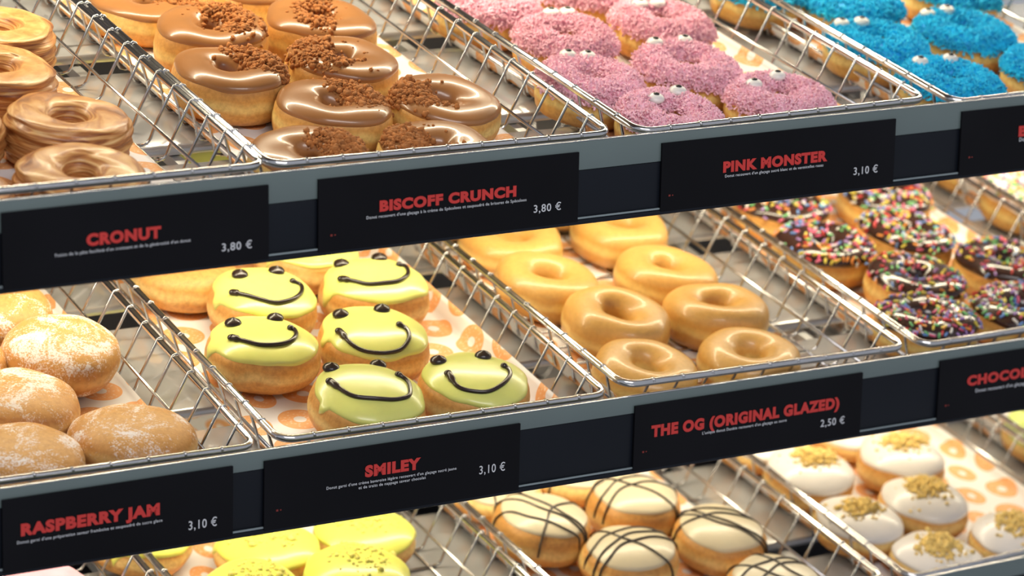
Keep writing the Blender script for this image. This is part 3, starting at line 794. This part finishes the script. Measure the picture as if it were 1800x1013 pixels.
# s, x0, x1, heading, (x, v, w, h), [(desc, x, v, w)], price, (x, v, w, h), mark x, v ; label words
CARDS = [
 (0, -15.9, -9.015, 'CRONUT', (-13.81, 1.18, 1.92, .31), [("Fusion de la pâte feuilleté d'un croissant et de la générosité d'un donut", -14.6, 1.37, 3.48)], '3,80 €', (-10.29, 1.70, .81, .2), None, 'under the layered croissant doughnuts'),
 (0, -7.65, -.03, 'BISCOFF CRUNCH', (-5.94, 1.15, 4.0, .30), [("Donut recouvert d'une glaçage à la crème de Spéculoos et saupoudré de brisures de Spéculoos", -6.31, 1.32, 4.68)], '3,80 €', (-1.40, 1.65, .83, .21), (-7.32, 1.65), 'under the caramel crumb doughnuts'),
 (0, 2.58, 10.45, 'PINK MONSTER', (4.57, 1.145, 3.51, .32), [("Donut recouvert d'un glaçage sucré blanc et de vermicelles roses", 4.64, 1.30, 3.31)], '3,10 €', (9.02, 1.64, .84, .22), (2.82, 1.64), 'under the pink coconut doughnuts'),
 (0, 12.83, 20.6, 'B', (14.96, 1.07, .34, .33), [("Donut", 15.0, 1.23, .45)], None, None, (13.14, 1.55), 'under the blue coconut doughnuts'),
 (1, -16.2, -10.045, 'RASPBERRY JAM', (-15.74, 1.14, 3.67, .33), [("Donut garni d'une préparation saveur framboise et saupoudré de sucre glace", -15.84, 1.345, 3.84)], '3,10 €', (-11.28, 1.675, .78, .24), None, 'under the powdered jam doughnuts'),
 (1, -9.165, -1.55, 'SMILEY', (-6.27, 1.0, 1.66, .335), [("Donut garni d'une crème bavaroise légère recouvert d'un glaçage sucré jaune", -7.39, 1.19, 3.87), ("et de traits de nappage saveur chocolat", -6.45, 1.31, 2.0)], '3,10 €', (-2.81, 1.42, .8, .24), (-8.83, 1.56), 'under the yellow smiley doughnuts'),
 (1, 2.14, 10.03, 'THE OG (ORIGINAL GLAZED)', (2.69, 1.12, 6.52, .355), [("L'unique donut Dunkin recouvert d'un glaçage au sucre", 4.42, 1.29, 2.92)], '2,50 €', (8.57, 1.615, .86, .22), (2.42, 1.55), 'under the plain glazed doughnuts'),
 (1, 12.9, 20.6, 'CHOCOL', (13.96, 1.06, 2.36, .33), [("Donut recouvert d'un glaçage", 14.31, 1.31, 1.98)], None, None, (13.17, 1.60), 'under the sprinkled chocolate doughnuts'),
]
for s, xa, xb, head, hb, desc, price, pb, mk, lab in CARDS:
    fr = rail_frames[s]; bpy.context.view_layer.update()
    Mx = fr.matrix_world @ Matrix.Translation(((xa - 4) * U, -.035 * U, -2.03 * U))
    r = bpy.data.objects.new('price_card', None); COL.objects.link(r); r.empty_display_size = .01; r.matrix_world = Mx
    m = MB(); m.box(0, xb - xa, -.03, .03, 0, 1.83)
    m.build('card', M['card'], r, False)
    dv = 2.03
    def put(nm, body, x, v, w, h=None, bold=0, mat=M['white'], **k): add_text(nm, r, body, x - xa, v - dv, w, h, bold, mat, -.045, **k)
    put('heading', head, hb[0], hb[1], hb[2], hb[3], .06, M['red'], lab='bold red capitals')
    for d, x, v, w in desc: put('description', d, x, v, w, None, .004, lab='small white line of print')
    if price: put('price', price, pb[0], pb[1], pb[2], pb[3], .006, lab='white price')
    if mk:
        m = MB(); 
        m.box(0, .06, -.01, 0, 0, .05); m.box(.11, .15, -.01, 0, .01, .04)
        q = m.build('mark', M['faint'], r, False, (mk[0] - xa, -.032, 2.03 - mk[1])); q['label'] = 'tiny red mark'
    tag(r, 'black price card with red heading, %s' % lab, 'price card', 'black price cards')

# lamps under each shelf and under the canopy, the back wall and the base
m = MB(); m.box(X0, X1, -.2, 21.5, 0, .5, .1)
can = m.build('wall_canopy', M['wall'], None, 40, (T[0][0], T[0][1], 7.2)); tag(can, kind='structure')
def lamp(s, y, z, power, label):
    ox, oy, oz = T[s]
    r = empty('light_strip', (ox + 6, oy + y, z))
    m = MB(); m.box(X0 - 5, X1 - 7, -.45, .45, -.28, 0, .08); m.build('housing', M['housing'], r, 40)
    ld = bpy.data.lights.new('led', 'AREA'); ld.shape = 'RECTANGLE'; ld.size = (X1 - X0 - 3) * U; ld.size_y = .8 * U
    ld.energy = power; ld.color = (1, .88, .63); ld.spread = PI
    lo = bpy.data.objects.new('led', ld); COL.objects.link(lo); lo.parent = r; lo.location = (0, 0, -.32 * U)
    tag(r, label, 'lamp', 'light strips')
lamp(0, 12.0, 7.2, 6, 'light strip under the canopy over the top shelf')
lamp(1, 8.4, T[0][2] + PT - .64, 3.2, 'light strip under the top shelf')
lamp(2, 8.4, T[1][2] + PT - .64, 2.7, 'light strip under the middle shelf')
m = MB(); m.box(X0 - 1, X1 + 1, 0, .5, -22, 9, .05)
w = m.build('wall_back', M['wall'], None, 40, (0, 22.2, 0)); tag(w, kind='structure')
m = MB(); m.box(X0 - 1, X1 + 1, -2, 22, -.5, 0, .05)
w = m.build('floor', M['wall'], None, 40, (0, 0, -21.5)); tag(w, kind='structure')

# ceiling lights of the shop, in front of and above the case
def area(name, loc, target, size, sy, power, col):
    ld = bpy.data.lights.new(name, 'AREA'); ld.shape = 'RECTANGLE'; ld.size = size; ld.size_y = sy; ld.energy = power; ld.color = col
    o = bpy.data.objects.new(name, ld); COL.objects.link(o); o.location = loc
    o.rotation_euler = (Vector(target) - Vector(loc)).to_track_quat('-Z', 'Y').to_euler(); return o
area('shop_ceiling_light', (-.4, -1.3, 1.9), (.1, 0, -.1), 1.6, .6, 26, (1, .96, .94))

wd = bpy.data.worlds.new('room'); SC.world = wd; wd.use_nodes = True
bg = wd.node_tree.nodes['Background']; bg.inputs[0].default_value = (.86, .90, 1, 1); bg.inputs[1].default_value = .40

# ------------------------------------------------------------------ camera
Rm = [[0.8436385567697748, -0.5181415342971597, 0.14072432614014044], [-0.10878789995915195, -0.4216236524007682, -0.9002214663951942], [0.5257748361740877, 0.7441524347688593, -0.41206549900918626]]
C = (-41.857018115165616, -57.786323731684725, 27.769407557838)
cd = bpy.data.cameras.new('camera'); cam = bpy.data.objects.new('camera', cd); COL.objects.link(cam)
cam.matrix_world = Matrix(((Rm[0][0], -Rm[1][0], -Rm[2][0], C[0] * U), (Rm[0][1], -Rm[1][1], -Rm[2][1], C[1] * U), (Rm[0][2], -Rm[1][2], -Rm[2][2], C[2] * U), (0, 0, 0, 1)))
cd.sensor_width = 36; cd.lens = 5212.376827 / 1800 * 36; cd.clip_start = .05
fp = Vector((-1 * U, 2 * U, -.5 * U))
cd.dof.use_dof = True; cd.dof.focus_distance = (fp - Vector([c * U for c in C])).dot(Vector(Rm[2])); cd.dof.aperture_fstop = 6.3
SC.camera = cam
SC.view_settings.view_transform = 'Standard'; SC.view_settings.look = 'None'; SC.view_settings.gamma = 1
SC.view_settings.use_curve_mapping = False; SC.view_settings.exposure = 0
